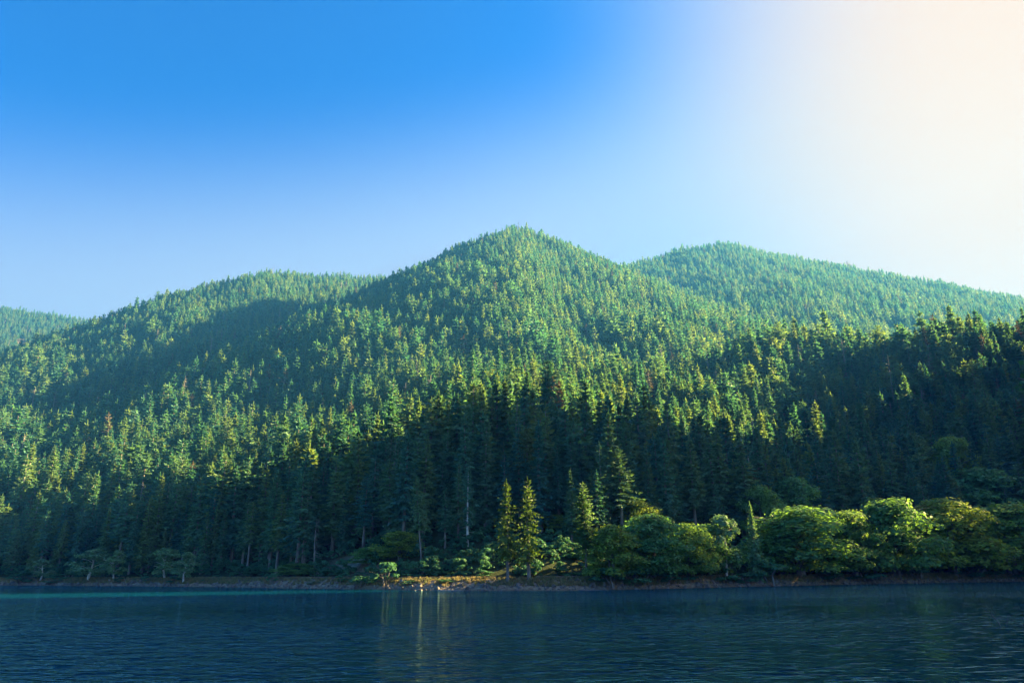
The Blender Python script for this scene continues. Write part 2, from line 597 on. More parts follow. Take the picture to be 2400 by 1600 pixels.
def fir_crown(mb, rn, H, Rc, c0, whorls, per, stations, size, droop=.25, shape=.8, gap=0.0, mi=0, wide=.42, lean=(0, 0), top=1.0):
    """whorls of drooping branches that carry flat sprays of needles"""
    for i in range(whorls):
        t = (i + rn.uniform(-.3, .3)) / whorls
        t = min(max(t, 0.0), .985)
        z = H * (c0 + (top - c0) * t)
        prof = (1 - t) ** shape * min(1.0, .55 + t * 3.2)
        Lw = Rc * prof * rn.uniform(.72, 1.18) + .12
        ph = rn.uniform(0, 6.28)
        for k in range(per):
            if rn.random() < gap:
                continue
            Lb = Lw * rn.uniform(.65, 1.2)
            an = ph + 6.283 * k / per + rn.uniform(-.35, .35)
            el = -.25 + .95 * t ** 1.5 + rn.uniform(-.12, .12)
            d = Vector((math.cos(an) * math.cos(el), math.sin(an) * math.cos(el), math.sin(el)))
            side = Vector((-math.sin(an), math.cos(an), 0))
            c = Vector((lean[0] * z, lean[1] * z, z + rn.uniform(-.3, .3)))
            ns = max(1, int(round(stations * (.5 + .5 * Lb / Rc))))
            for s_ in range(ns):
                s = (s_ + .6) / ns
                p = c + d * (Lb * s) - UP * (droop * Lb * s * s)
                q = size * (1.15 - .55 * s) * rn.uniform(.75, 1.3) * (.42 + .72 * min(1.0, Lb / Rc))
                for sg in (-1, 1):
                    nn = (Vector((d.x, d.y, 0)) * .75 + UP * .45 + Vector((rn.gauss(0, .42), rn.gauss(0, .42), rn.gauss(0, .42)))).normalized()
                    u = d * .45 + side * sg * rn.uniform(.5, 1.0) + UP * rn.uniform(-.75, .05)
                    u = (u - nn * u.dot(nn)).normalized() * q
                    w = nn.cross(u) * wide
                    mb.leaf(p + u * .6, u, w, mi)
            p = c + d * Lb - UP * (droop * Lb)
            u = (d + UP * rn.uniform(-.1, .3)).normalized() * size * .8
            mb.leaf(p, u, u.cross(Vector((rn.gauss(0, 1), rn.gauss(0, 1), rn.gauss(0, 1)))).normalized() * size * wide * .8, mi)
    tip = Vector((lean[0] * H, lean[1] * H, H * top))
    for k in range(3):
        u = Vector((rn.uniform(-.1, .1), rn.uniform(-.1, .1), 1)) * (.6 + size * .7)
        mb.leaf(tip + UP * size * .1, u, Vector((math.cos(k * 2.1), math.sin(k * 2.1), 0)) * size * .2, mi)


def fir_trunk(mb, rn, H, r0, n=7, lean=(0, 0), mi=0, dead=0, c0=.2, bend=.2):
    pts, rad = [], []
    ox, oy = rn.uniform(-bend, bend), rn.uniform(-bend, bend)
    for i in range(n + 1):
        f = i / n
        w = math.sin(f * 3.1)
        pts.append((lean[0] * H * f + ox * w, lean[1] * H * f + oy * w, H * f - (.6 if i == 0 else 0)))
        rad.append(r0 * (1.25 if i == 0 else 1) * (1 - f) ** .8 + .04)
    mb.tube(pts, rad, 6, mi)
    for k in range(dead):           # bare stubs below the crown
        z = H * rn.uniform(.1, c0 + .1)
        an = rn.uniform(0, 6.28)
        Ld = rn.uniform(.8, 2.6)
        a = Vector((lean[0] * z, lean[1] * z, z))
        b = a + Vector((math.cos(an) * Ld, math.sin(an) * Ld, rn.uniform(-.5, .3)))
        mb.tube([a, b], [.07, .02], 3, mi)


FIR_STYLES = [   # crown radius, crown base, whorls, per, gap, droop, shape
    dict(Rc=4.3, c0=.16, whorls=30, per=7, gap=.08, droop=.28, shape=.92),
    dict(Rc=3.7, c0=.30, whorls=25, per=6, gap=.16, droop=.22, shape=.75),
    dict(Rc=3.2, c0=.10, whorls=32, per=7, gap=.08, droop=.35, shape=1.0),
    dict(Rc=4.6, c0=.38, whorls=20, per=6, gap=.22, droop=.12, shape=.55),
    dict(Rc=3.9, c0=.22, whorls=26, per=6, gap=.24, droop=.30, shape=.85),
    dict(Rc=2.8, c0=.20, whorls=30, per=6, gap=.14, droop=.30, shape=.95),
]
NOM = 30.0
fir_meshes = []     # (crown mesh, trunk mesh) at 30 m
for i, st in enumerate(FIR_STYLES):
    rn = random.Random(100 + i)
    a = MB(); fir_crown(a, rn, NOM, stations=6, size=.80, **st)
    b = MB(); fir_trunk(b, rn, NOM, .42, dead=14, c0=st['c0'])
    fir_meshes.append((a.mesh("fir_crown", [M_FIR]), b.mesh("fir_trunk", [M_BARK], True)))

# prototypes for the mass of the forest (never linked to the scene themselves)
def proto_collection(name, meshes):
    c = bpy.data.collections.new(name)
    for i, me in enumerate(meshes):
        c.objects.link(bpy.data.objects.new(f"{name}_{i:02d}", me))
    return c


mass = []
for i in range(7):           # mid distance
    st = dict(FIR_STYLES[i % 6])
    st['whorls'] = int(st['whorls'] * .75)
    rn = random.Random(200 + i)
    a = MB(); fir_crown(a, rn, NOM, stations=4, size=1.05, wide=.5, **st)
    fir_trunk(a, rn, NOM, .40, n=4, mi=1)
    mass.append(a.mesh("conifer_mid", [M_FIR, M_BARK]))
n_mid = len(mass)
for i in range(6):           # far
    st = dict(FIR_STYLES[i % 6])
    st['whorls'] = int(st['whorls'] * .6); st['per'] = 6; st['gap'] = .08; st['c0'] *= .6
    rn = random.Random(300 + i)
    a = MB(); fir_crown(a, rn, NOM, stations=2, size=1.35, wide=.55, **st)
    fir_trunk(a, rn, NOM, .36, n=2, mi=1)
    mass.append(a.mesh("conifer_far", [M_FIR, M_BARK]))
n_far = 6
for i in range(2):           # grey snags and rusty dying trees
    rn = random.Random(400 + i)
    a = MB()
    if i == 0:
        fir_trunk(a, rn, NOM, .42, n=4, mi=1)
        for k in range(46):
            z = NOM * rn.uniform(.25, .97); an = rn.uniform(0, 6.28); Ld = 3.2 * (1.1 - z / NOM) + .5
            a.tube([(0, 0, z), (math.cos(an) * Ld, math.sin(an) * Ld, z - .2 * Ld)], [.12, .04], 3, 1)
    else:
        fir_trunk(a, rn, NOM, .42, n=4, mi=1)
        fir_crown(a, rn, NOM, 3.0, .35, 16, 4, 2, 1.1, gap=.35)
    mass.append(a.mesh("conifer_dead", [M_BROWN, M_GREYBARK]))
PROTO_CON = proto_collection("conifer", mass)


def instancer(name, pts, rot, scl, idx, coll, label, mats):
    """one object that scatters a prototype collection (a mass nobody could count)"""
    me = bpy.data.meshes.new(name)
    me.vertices.add(len(pts))
    me.vertices.foreach_set("co", np.asarray(pts, np.float32).ravel())
    for nm, arr, ty, key in (("rot", rot, 'FLOAT_VECTOR', "vector"), ("scl", scl, 'FLOAT_VECTOR', "vector"), ("idx", idx, 'INT', "value")):
        at_ = me.attributes.new(nm, ty, 'POINT')
        at_.data.foreach_set(key, np.asarray(arr, np.int32 if ty == 'INT' else np.float32).ravel())
    for m in mats:
        me.materials.append(m)
    o = link(bpy.data.objects.new(name, me))
    g = bpy.data.node_groups.new(name + "_scatter", 'GeometryNodeTree')
    g.interface.new_socket("Geometry", in_out='INPUT', socket_type='NodeSocketGeometry')
    g.interface.new_socket("Geometry", in_out='OUTPUT', socket_type='NodeSocketGeometry')
    gi = g.nodes.new("NodeGroupInput"); go = g.nodes.new("NodeGroupOutput")
    ci = g.nodes.new("GeometryNodeCollectionInfo")
    ci.inputs['Collection'].default_value = coll
    ci.inputs['Separate Children'].default_value = True
    ci.inputs['Reset Children'].default_value = True
    ip = g.nodes.new("GeometryNodeInstanceOnPoints")
    ip.inputs['Pick Instance'].default_value = True

    def named(nm, ty):
        n = g.nodes.new("GeometryNodeInputNamedAttribute")
        n.data_type = ty
        n.inputs['Name'].default_value = nm
        return n.outputs['Attribute']
    g.links.new(gi.outputs[0], ip.inputs['Points'])
    g.links.new(ci.outputs[0], ip.inputs['Instance'])
    g.links.new(named("idx", 'INT'), ip.inputs['Instance Index'])
    g.links.new(named("rot", 'FLOAT_VECTOR'), ip.inputs['Rotation'])
    g.links.new(named("scl", 'FLOAT_VECTOR'), ip.inputs['Scale'])
    g.links.new(ip.outputs[0], go.inputs[0])
    md = o.modifiers.new("scatter", 'NODES')
    md.node_group = g
    return tag(o, label, kind="stuff")


# ---- where trees stand: a jittered grid, thinned to what the lake side can see
def scatter(x0, x1, y0, y1, step, jit=.48):
    gx, gy = np.meshgrid(np.arange(x0, x1, step), np.arange(y0, y1, step * .9))
    gx = gx + (np.arange(gx.shape[0]) % 2)[:, None] * step * .5
    gx = gx.ravel() + rng.uniform(-jit, jit, gx.size) * step
    gy = gy.ravel() + rng.uniform(-jit, jit, gy.size) * step
    return gx, gy


tx, ty = [], []
for a in ((-700, 700, 230, 760, 7.4), (-1500, 1500, 760, 1300, 8.6), (-2100, 2100, 1300, 2500, 9.0)):
    gx, gy = scatter(*a)
    tx.append(gx); ty.append(gy)
tx = np.concatenate(tx); ty = np.concatenate(ty)
td = ty - shore_y(tx)
az = np.arctan2(tx, ty)
keep = (td > 21) & (np.abs(az) < R(46))
tx, ty, td, az = tx[keep], ty[keep], td[keep], az[keep]
tz = height(tx, ty)
tr = np.hypot(tx, ty)
# horizon profile: a tree is kept if its top clears all the ground in front of it
AZ = np.linspace(R(-47), R(47), 500)
RR = np.arange(200, 3300, 8.0)
PA, PR = np.meshgrid(AZ, RR, indexing='ij')
PZ = height(np.sin(PA) * PR, np.cos(PA) * PR)
EL = np.maximum.accumulate((PZ - CAM_H) / PR, axis=1)
ia = np.clip(np.round((az - AZ[0]) / (AZ[1] - AZ[0])).astype(int), 0, 499)
ir = np.clip(((tr - 200) / 8).astype(int) - 2, 0, len(RR) - 1)
th = rng.normal(24.5, 6.0, len(tx)).clip(9, 42)
th = th * np.interp(tz, [0, 250, 450, 700], [1.16, 1.32, 1.05, .74])
patch = np.sin(tx * .017 + 2) * np.sin(ty * .02) + .6 * np.sin(tx * .041 - ty * .033)
th = th * (1 + .10 * patch) * np.where(td < 120, 1.2, 1.0)
keep = (tz + th - CAM_H) / tr > EL[ia, ir] - .004
ppx, ppy, _ = project(np.stack([tx, ty, tz], 1))
keep &= soil_mask(ppx, ppy, tx, ty) < .45
keep &= ~((np.abs(ppx - 850) < 130) & (td < 36))
keep &= ~((ppx > 1415) & (td < 44))
keep &= ~((ppx > 955) & (ppx < 1480) & (td < np.where((ppx > 1120) & (ppx < 1340), 54, 40)))
open_ = np.sin(tx * .05 + 3 * np.sin(ty * .013)) * np.sin(ty * .043 + 2 * np.sin(tx * .017))
keep &= ~((open_ > .80) & (rng.random(len(tx)) < .8) & (td > 60))
keep &= ~((tr < 520) & (td < 70) & (rng.random(len(tx)) < .12))
tx, ty, tz, th, td, tr, ppx, ppy = (q[keep] for q in (tx, ty, tz, th, td, tr, ppx, ppy))
print("TREES", len(tx))

# ---- which of them show largest: paint them front to back
order = np.argsort(tr)
W_, H_ = 800, 534
buf = np.zeros((H_, W_), bool)
topx, topy, _ = project(np.stack([tx, ty, tz + th], 1))
near = order[tr[order] < 640]
shown = np.zeros(len(tx))
for i in near:
    x0, y0, x1, y1 = ppx[i] / 3, ppy[i] / 3, topx[i] / 3, topy[i] / 3
    wpx = th[i] * .42 / tr[i] * FPX / 3
    ya, yb = int(max(0, y1)), int(min(H_ - 1, y0))
    if yb <= ya:
        continue
    cnt = 0
    for yy in range(ya, yb, 1):
        f = (yy - y1) / max(1, y0 - y1)
        hw = wpx * .5 * min(1, f * 1.6) + .5
        cx = x1 + (x0 - x1) * f
        a0, a1 = int(max(0, cx - hw)), int(min(W_, cx + hw))
        if a1 <= a0:
            continue
        row = buf[yy, a0:a1]
        cnt += int((~row).sum())
        row[:] = True
    shown[i] = cnt
N_IND = 280
ind = np.argsort(-shown)[:N_IND]
is_ind = np.zeros(len(tx), bool); is_ind[ind] = True

# ------------------------------------------------------------------ trees and bushes placed one by one
def spot(px, d):
    """a point d metres behind the shoreline in the direction of photo column px"""
    r = ray(px, 1340)
    k = r.x / r.y
    y = 200.0
    for _ in range(40):
        y += (d - (y - float(shore_y(k * y)))) * .8
    return k * y, y, float(height(k * y, y))


def top_height(px, py, x, y, z):
    return max(1.0, at(px, py, y).z - z)


def broadleaf(rn, H, W, c0, lobes, leaves, size, flat=.55, layered=.5):
    mb = MB()
    for k in range(lobes):
        f = (k + .5) / lobes
        an = k * 2.39996 + rn.uniform(-.3, .3)
        zz = c0 + (1 - c0) * (.06 + .86 * rn.random() ** 1.1)
        t = (zz - c0) / (1 - c0)
        rad = W * .5 * max(.06, 1 - max(0, t) ** 2.0) ** .6 * rn.uniform(.25, 1.0) * (.8 + .2 * min(1, t * 5))
        if k == 0:
            rad, zz = 0, .9
        c = Vector((math.cos(an) * rad, math.sin(an) * rad, H * zz))
        lr = W * rn.uniform(.09, .17)
        for j in range(leaves):
            v = Vector((rn.gauss(0, 1), rn.gauss(0, 1), abs(rn.gauss(0, 1)) * 1.1 - .35)).normalized()
            rr = lr * rn.uniform(.72, 1.08)
            if rn.random() < .10:
                rr *= 1.22
            p = c + Vector((v.x * rr, v.y * rr, v.z * rr * flat))
            p.z = min(p.z, H * 1.02)
            n = (v + UP * layered + Vector((rn.gauss(0, .4), rn.gauss(0, .4), rn.gauss(0, .4)))).normalized()
            u = n.cross(Vector((rn.gauss(0, 1), rn.gauss(0, 1), rn.gauss(0, 1)))).normalized()
            q = size * rn.uniform(.6, 1.35)
            mb.leaf(p, u * q, n.cross(u) * q * .62)
    return mb


def limbs(rn, H, W, c0, r0, n=6, bend=.3, stems=1, lean=0.0):
    mb = MB()
    for s_ in range(stems):
        ox = (s_ - (stems - 1) / 2) * .9
        pts, rad = [], []
        for i in range(7):
            f = i / 6
            pts.append(Vector((ox * (1 + f) + lean * math.sin(f * 2.2) + bend * math.sin(f * 5 + s_), bend * math.cos(f * 4), H * .82 * f - (.5 if i == 0 else 0))))
            rad.append(r0 * (1 - f) ** .8 + .05)
        mb.tube(pts, rad, 6)
        for k in range(n):
            f = c0 * .75 + (.72 - c0 * .75) * k / max(1, n - 1)
            a = pts[0].lerp(pts[-1], f)
            i0 = min(5, int(f / .82 * 6)) if f < .82 else 5
            a = pts[i0].lerp(pts[i0 + 1], min(1, max(0, f * 6 - i0)))
            an = k * 2.4 + rn.uniform(-.4, .4)
            Lb = W * rn.uniform(.28, .42)
            m = a + Vector((math.cos(an) * Lb * .5, math.sin(an) * Lb * .5, Lb * .42))
            b = a + Vector((math.cos(an) * Lb, math.sin(an) * Lb, Lb * .55))
            mb.tube([a, m, b], [r0 * .42, r0 * .26, .04], 4)
    return mb


MAPLE_H, MAPLE_W = 22.0, 18.0
maple_parts = []
for i in range(4):
    rn = random.Random(500 + i)
    maple_parts.append((broadleaf(rn, MAPLE_H, MAPLE_W, .04, 95, 105, .44, flat=.85).mesh("maple_crown", [M_MAPLE]),
                        limbs(rn, MAPLE_H, MAPLE_W, .2, .45, stems=2).mesh("maple_trunk", [M_BARK], True)))
ALDER_H, ALDER_W = 13.0, 9.0
alder_parts = []
for i in range(3):
    rn = random.Random(520 + i)
    alder_parts.append((broadleaf(rn, ALDER_H, ALDER_W, .14, 30, 95, .32, flat=1.0).mesh("alder_crown", [M_ALDER]),
                        limbs(rn, ALDER_H, ALDER_W, .4, .30, stems=1, lean=(.2, -.9, .5)[i], bend=.25).mesh("alder_trunk", [M_PALEBARK], True)))
shrub_parts = []
for i in range(4):
    rn = random.Random(540 + i)
    shrub_parts.append((broadleaf(rn, 5.0, 6.0, .0, 12, 110, .26, flat=.8, layered=.2).mesh("shrub_foliage", [M_SHRUB]),
                        limbs(rn, 4.0, 5.0, .1, .09, n=4, stems=3, bend=.2).mesh("shrub_stem", [M_BARK], True)))


def put(name, label, cat, group, x, y, z, sx, sz, rz, parts, names):
    e = link(bpy.data.objects.new(name, None))
    e.location = (x, y, z - .15)
    e.scale = (sx, sx, sz)
    e.rotation_euler = (0, 0, rz)
    tag(e, label, cat, group)
    for me, nm in zip(parts, names):
        link(bpy.data.objects.new(nm, me), e)
    return e


def place_leafy(kind, px, d, py_top, wpx, label, var, rz=0.0):
    x, y, z = spot(px, d)
    h = top_height(px, py_top, x, y, z)
    w = wpx / FPX * math.hypot(x, y) * (1.18 if kind == 'maple' else 1.05)
    if kind == 'maple':
        return put("maple_tree", label, "tree", "broadleaved trees by the lake", x, y, z, w / MAPLE_W, h / MAPLE_H, rz, maple_parts[var], ("crown", "trunk"))
    if kind == 'alder':
        return put("alder_tree", label, "tree", "small alders on the bank", x, y, z, w / ALDER_W, h / ALDER_H, rz, alder_parts[var], ("crown", "trunk"))
    return put("shrub", label, "shrub", "bushes along the shore", x, y, z, w / 6.0, h / 5.0, rz, shrub_parts[var], ("foliage", "stem"))


MAPLES = [
    (1432, 6, 1226, 125, "rounded dark green maple just right of the lone shore fir", 0),
    (1535, 8, 1204, 150, "broad maple with a sunlit tip left of the pale-stemmed alder", 1),
    (1622, 9, 1224, 110, "lower dark maple touching the pale-stemmed alder on its left side", 2),
    (1875, 9, 1186, 205, "widest maple on the shore with a large yellow sunlit top", 3),
    (2000, 8, 1196, 120, "small sunlit maple filling the gap between the two largest lit maples", 1),
    (2100, 7, 1164, 165, "pointed maple with bright yellow-green top, tallest on the shore", 0),
    (2240, 7, 1165, 175, "domed maple with golden upper leaves beside the pointed maple", 2),
    (2375, 7, 1179, 165, "pale green maple cut off by the edge of the picture", 3),
    (1800, 42, 1136, 105, "light green maple standing up the slope behind the narrow cedar", 2),
    (1880, 46, 1114, 115, "light green maple on the slope above the widest shore maple", 0),
    (2330, 60, 1096, 150, "spreading light green maple on the dark slope above the domed maple", 1),
    (2285, 82, 1022, 90, "small light green maple highest on the shaded slope", 3),
    (1312, 58, 1204, 80, "bright green maple between the twin firs and the lone shore fir", 2),
    (935, 33, 1244, 100, "teal green maple on the right end of the brown earth bank", 1),
    (865, 29, 1280, 85, "small leafy maple growing on top of the brown earth bank", 0),
    (1505, 46, 1168, 110, "dark maple behind and above the rounded dark green maple", 3),
    (2165, 33, 1222, 120, "dark maple in the shade between the pointed and domed maples", 3),
    (1483, 13, 1238, 120, "small dark maple squeezed between the rounded and the broad maple", 3),
    (1660, 14, 1228, 120, "dark maple in second line behind the pale-stemmed alder", 1),
    (1830, 13, 1232, 120, "dark maple wedged between the narrow cedar and the widest maple", 0),
    (1945, 14, 1206, 130, "dark maple behind the right shoulder of the widest shore maple", 2),
    (2048, 13, 1226, 120, "dark low maple in the gap left of the pointed maple", 3),
    (2305, 13, 1214, 130, "dark low maple in the gap right of the domed maple", 1),
    (700, 20, 1318, 95, "low spreading maple above the road left of the earth bank", 2),
]
for i, (px, d, pt, w, lab, v) in enumerate(MAPLES):
    place_leafy('maple', px, d, pt, w, lab, v, i * 1.3)
ALDERS = [
    (97, 6, 1309, 48, "leftmost alder, small with a crooked pale trunk", 0, .4),
    (212, 7, 1285, 78, "bushy alder between the leftmost alder and the bent white one", 2, 2.0),
    (268, 7, 1289, 44, "alder with a bent bright white trunk on the left bank", 1, 0.0),
    (388, 9, 1283, 66, "leafy alder leaning against the straight white-trunked alder", 2, 4.0),
    (434, 4, 1293, 50, "alder with a straight white trunk at the water's edge", 0, 3.2),
    (1704, 7, 1207, 85, "pale-stemmed alder with a sunlit flat top among the maples", 0, 1.0),
]
for px, d, pt, w, lab, v, rz in ALDERS:
    place_leafy('alder', px, d, pt, w, lab, v, rz)
SHRUBS = [
    (58, 4, 1338, 60, "low dark bush under the leftmost alder"), (130, 3, 1356, 44, "flat bush at the waterline right of the leftmost alder"),
    (342, 4, 1349, 26, "small round bush alone on the bank between the white-trunked alders"), (412, 3.5, 1348, 36, "green bush at the foot of the straight white-trunked alder"),
    (283, 4, 1352, 30, "low bush at the foot of the bent white alder"), (480, 6, 1358, 26, "tiny bush on the bank right of the straight white-trunked alder"),
    (642, 4, 1342, 34, "narrow dark bush hanging over the bank below the low spreading maple"), (738, 4, 1360, 34, "small pale bush on the stony bank left of the earth bank"),
    (806, 5, 1342, 46, "upright bush in front of the left end of the earth bank"), (862, 3.5, 1326, 78, "large bush in front of the brown earth bank"),
    (905, 3.2, 1317, 66, "tallest bush in front of the right end of the earth bank"), (962, 5, 1362, 46, "low bush on the bank right of the earth bank"),
    (1046, 6, 1362, 50, "flat bush on the grassy bank left of the twin firs"), (1268, 11, 1342, 22, "small bush beside the road right of the twin firs"),
    (1425, 2.5, 1330, 96, "wide bush overhanging the water below the rounded dark green maple"), (1495, 3, 1328, 90, "dark bush over the water below the broad maple"),
    (1560, 4, 1338, 70, "shaded bush in the gap left of the small gravel landing"), (1700, 4, 1330, 80, "dense bush at the water under the pale-stemmed alder"),
    (1790, 2.5, 1312, 96, "bright bush at the foot of the narrow cedar"), (1745, 3, 1340, 60, "low bush between alder and narrow cedar at the waterline"),
    (1935, 4, 1335, 84, "bush under the widest shore maple by the water"), (2020, 4, 1330, 90, "bush below the small sunlit maple at the waterline"),
    (2135, 6, 1318, 90, "bush in the shade under the pointed maple"), (2290, 6, 1318, 90, "bush in the shade under the domed maple"),
    (2395, 4, 1326, 80, "bush at the shore cut off by the edge of the picture"), (1610, 6, 1338, 50, "bush beside the small gravel landing"),
    (770, 19, 1334, 70, "bush above the road at the left foot of the earth bank"), (985, 19, 1330, 70, "bush above the road at the right foot of the earth bank"),
    (1130, 19, 1334, 64, "bush above the road behind the twin firs"), (1330, 19, 1330, 74, "bush above the road left of the lone shore fir"),
    (590, 19, 1338, 70, "bush above the road between the white alders and the low spreading maple"), (160, 12, 1340, 66, "bush behind the road left of the bushy alder"),
]
for i, (px, d, pt, w, lab) in enumerate(SHRUBS):
    place_leafy('shrub', px, d, pt, w, lab, i % 4, i * 1.7)


def lone_conifer(name, label, px, d, py_top, style, seed, trunk_mat, crown_mat=None, r0=.42, lean=(0, 0), dead=14, px_top=None, stations=6, size=.8, group=None, **kw):
    x, y, z = spot(px, d)
    h = top_height(px_top or px, py_top, x, y, z)
    rn = random.Random(seed)
    e = link(bpy.data.objects.new(name, None))
    e.location = (x, y, z - .3)
    tag(e, label, "tree", group)
    st = dict(style); st.update(kw)
    if crown_mat:
        a = MB(); fir_crown(a, rn, h, stations=stations, size=size, lean=lean, **st)
        a.build("crown", [crown_mat], e)
    b = MB(); fir_trunk(b, rn, h, r0, n=10, lean=lean, dead=dead, c0=st.get('c0', .3), bend=.35)
    b.build("trunk", [trunk_mat], e, True)
    return e, h, rn


SG = "solitary conifers near the road"
S0 = FIR_STYLES[0]
lone_conifer("shore_fir", "left of the twin firs at the lake, top sunlit, trunk slightly curved", 1190, 5.5, 1127, S0, 1, M_GREYBARK, M_FIR_YOUNG, .5, (-.012, 0), Rc=5.4, c0=.26, whorls=30, per=6, gap=.2, shape=.72, droop=.22, group=SG)
lone_conifer("shore_fir", "right of the twin firs at the lake, taller with an open sunlit top", 1240, 9, 1122, S0, 2, M_GREYBARK, M_FIR_YOUNG, .6, (-.004, 0), Rc=6.0, c0=.2, whorls=30, per=6, gap=.24, shape=.70, droop=.16, group=SG)
lone_conifer("shore_fir", "lone slim fir with sunlit top and bare lower trunk beside the road", 1374, 9, 1155, S0, 3, M_GREYBARK, M_FIR_YOUNG, .45, (-.02, 0), Rc=3.5, c0=.38, whorls=24, per=6, gap=.25, shape=.6, droop=.1, group=SG)
lone_conifer("narrow_cedar", "narrow pointed cedar with pale sunlit tip standing among the maples", 1773, 4.5, 1179, S0, 4, M_BARK, M_ALDER, .4, Rc=3.6, c0=.03, whorls=34, per=8, gap=.05, shape=.95, droop=.45, group=SG)
lone_conifer("tall_fir", "tall thin fir with long pale bare trunk left of the twin firs", 1095, 43, 1089, S0, 5, M_PALEBARK, M_FIR, .45, Rc=4.2, c0=.30, whorls=30, per=5, gap=.35, shape=.8, droop=.3, group=SG)
lone_conifer("flat_topped_pine", "flat-topped pine with sunlit crown high above the twin firs", 1240, 62, 1000, S0, 6, M_BARK, M_PINE, .55, (-.01, 0), Rc=5.2, c0=.55, whorls=13, per=6, gap=.2, shape=.30, droop=-.05, group=SG)
lone_conifer("leaning_fir", "thin fir leaning to the left above the earth bank", 988, 30, 1118, S0, 7, M_GREYBARK, M_FIR, .34, (-.10, 0), px_top=965, Rc=4.6, c0=.42, whorls=20, per=6, gap=.2, shape=.6, group=SG)
lone_conifer("spreading_fir", "large dark spreading fir on the ridge near the edge of the picture", 2325, 215, 786, S0, 8, M_BARK, M_FIR, .8, Rc=13.0, c0=.35, whorls=16, per=7, gap=.2, shape=.55, droop=-.05, stations=8, size=1.7, group=SG)
lone_conifer("dying_fir", "rust-brown dying fir in the sunlit trees right of the flat-topped pine", 1322, 140, 893, S0, 9, M_GREYBARK, M_BROWN, .5, Rc=5.5, c0=.45, whorls=16, per=6, gap=.3, shape=.4, droop=0, size=1.1, group=SG)
for k, (px, d, pt, lab) in enumerate(((706, 23, 1207, "left of the grey dead firs above the low spreading maple"), (737, 24, 1212, "right of the grey dead firs above the low spreading maple"),
                                       (512, 30, 1228, "short grey dead fir with few branches in the shaded forest"), (1258, 95, 948, "grey dead fir with bare twigs beside the flat-topped pine"),
                                       (2072, 92, 1030, "pale dead trunk standing in the shade above the pointed maple"), (2160, 190, 830, "grey dead fir leaning among sunlit ridge trees"))):
    e, h, rn = lone_conifer("dead_fir", lab, px, d, pt, S0, 30 + k, M_GREYBARK, None, .32, (rn.uniform(-.03, .03), 0), dead=0, group="dead firs")
    for q in range(42):
        b = MB()
        zz = h * rn.uniform(.2, .97)
        an = rn.uniform(0, 6.28)
        Lb = (h * .13) * (1.08 - zz / h) + .5
        p0 = Vector((0, 0, zz))
        p1 = p0 + Vector((math.cos(an) * Lb, math.sin(an) * Lb, -.25 * Lb))
        b.tube([p0, p1], [.07, .025], 3)
        b.tube([p0.lerp(p1, .6), p0.lerp(p1, .6) + Vector((math.cos(an + .9) * Lb * .35, math.sin(an + .9) * Lb * .35, -.1 * Lb))], [.04, .02], 3)
        b.build("branch", [M_GREYBARK], e)

# ---- the single firs of the front rows
LAND = [(97, "the leftmost alder"), (268, "the bent white alder"), (434, "the straight white alder"), (640, "the low spreading maple"), (860, "the brown earth bank"), (1095, "the tall thin fir"), (1215, "the twin shore firs"),
        (1374, "the lone shore fir"), (1535, "the broad maple"), (1773, "the narrow cedar"), (1875, "the widest shore maple"), (2100, "the pointed maple"), (2240, "the domed maple")]
ORD = "first second third fourth fifth sixth seventh eighth ninth tenth eleventh twelfth thirteenth fourteenth fifteenth sixteenth".split()
FIRS, bins = [], {}
for i in ind:
    rn = random.Random(int(i))
    f = dict(x=tx[i], y=ty[i], z=tz[i], h=th[i], d=td[i], px=ppx[i], v=rn.randrange(6), w=rn.uniform(1.1, 1.6), rz=rn.uniform(0, 6.28), tilt=rn.gauss(0, .025))
    lm = min(LAND, key=lambda q: abs(q[0] - f['px']))
    band = 0 if f['d'] < 40 else 1 if f['d'] < 70 else 2 if f['d'] < 110 else 3 if f['d'] < 170 else 4
    bins.setdefault((lm, f['px'] > lm[0], band), []).append(f)
    FIRS.append(f)
BANDS = ("front row above the road", "second row above the road", "third row up the slope", "fourth row up the slope", "high rows up the slope")
for (lm, right, band), fs in bins.items():
    fs.sort(key=lambda f: abs(f['px'] - lm[0]))
    for k, f in enumerate(fs):
        a_ = "tall" if f['h'] > 33 else "short" if f['h'] < 23 else "full" if f['w'] > 1.46 else "slim" if f['w'] < 1.24 else "green"
        f['label'] = f"{a_} fir, {ORD[min(k, 15)]} {'right' if right else 'left'} of {lm[1]}, {BANDS[band]}"
for f in FIRS:
    e = link(bpy.data.objects.new("fir_tree", None))
    e.location = (f['x'], f['y'], f['z'] - .3)
    k = f['h'] / NOM
    e.scale = (k * f['w'], k * f['w'], k)
    e.rotation_euler = (f['tilt'], f['tilt'] * .7, f['rz'])
    tag(e, f['label'], "tree", "firs in the rows nearest the lake")
    c, tk = fir_meshes[f['v']]
    link(bpy.data.objects.new("crown", c), e)
    link(bpy.data.objects.new("trunk", tk), e)

# ------------------------------------------------------------------ the mass of the forest
rest = np.where(~is_ind)[0]
n = len(rest)
far = tr[rest] > 720
idx = np.where(far, n_mid + rng.integers(0, n_far, n), rng.integers(0, n_mid, n))
u = rng.random(n)
idx = np.where(u < .018, n_mid + n_far, idx)
idx = np.where((u > .985), n_mid + n_far + 1, idx)
s = th[rest] / NOM
wd = s * rng.uniform(.85, 1.4, n) * np.where(far, 1.5, 1.42)
instancer("conifer_forest", np.stack([tx[rest], ty[rest], tz[rest] - .4], 1),
          np.stack([rng.normal(0, .03, n), rng.normal(0, .03, n), rng.uniform(0, 6.28, n)], 1),
          np.stack([wd, wd, s], 1), idx, PROTO_CON, "dense conifer forest covering the mountain slopes", [M_FIR])

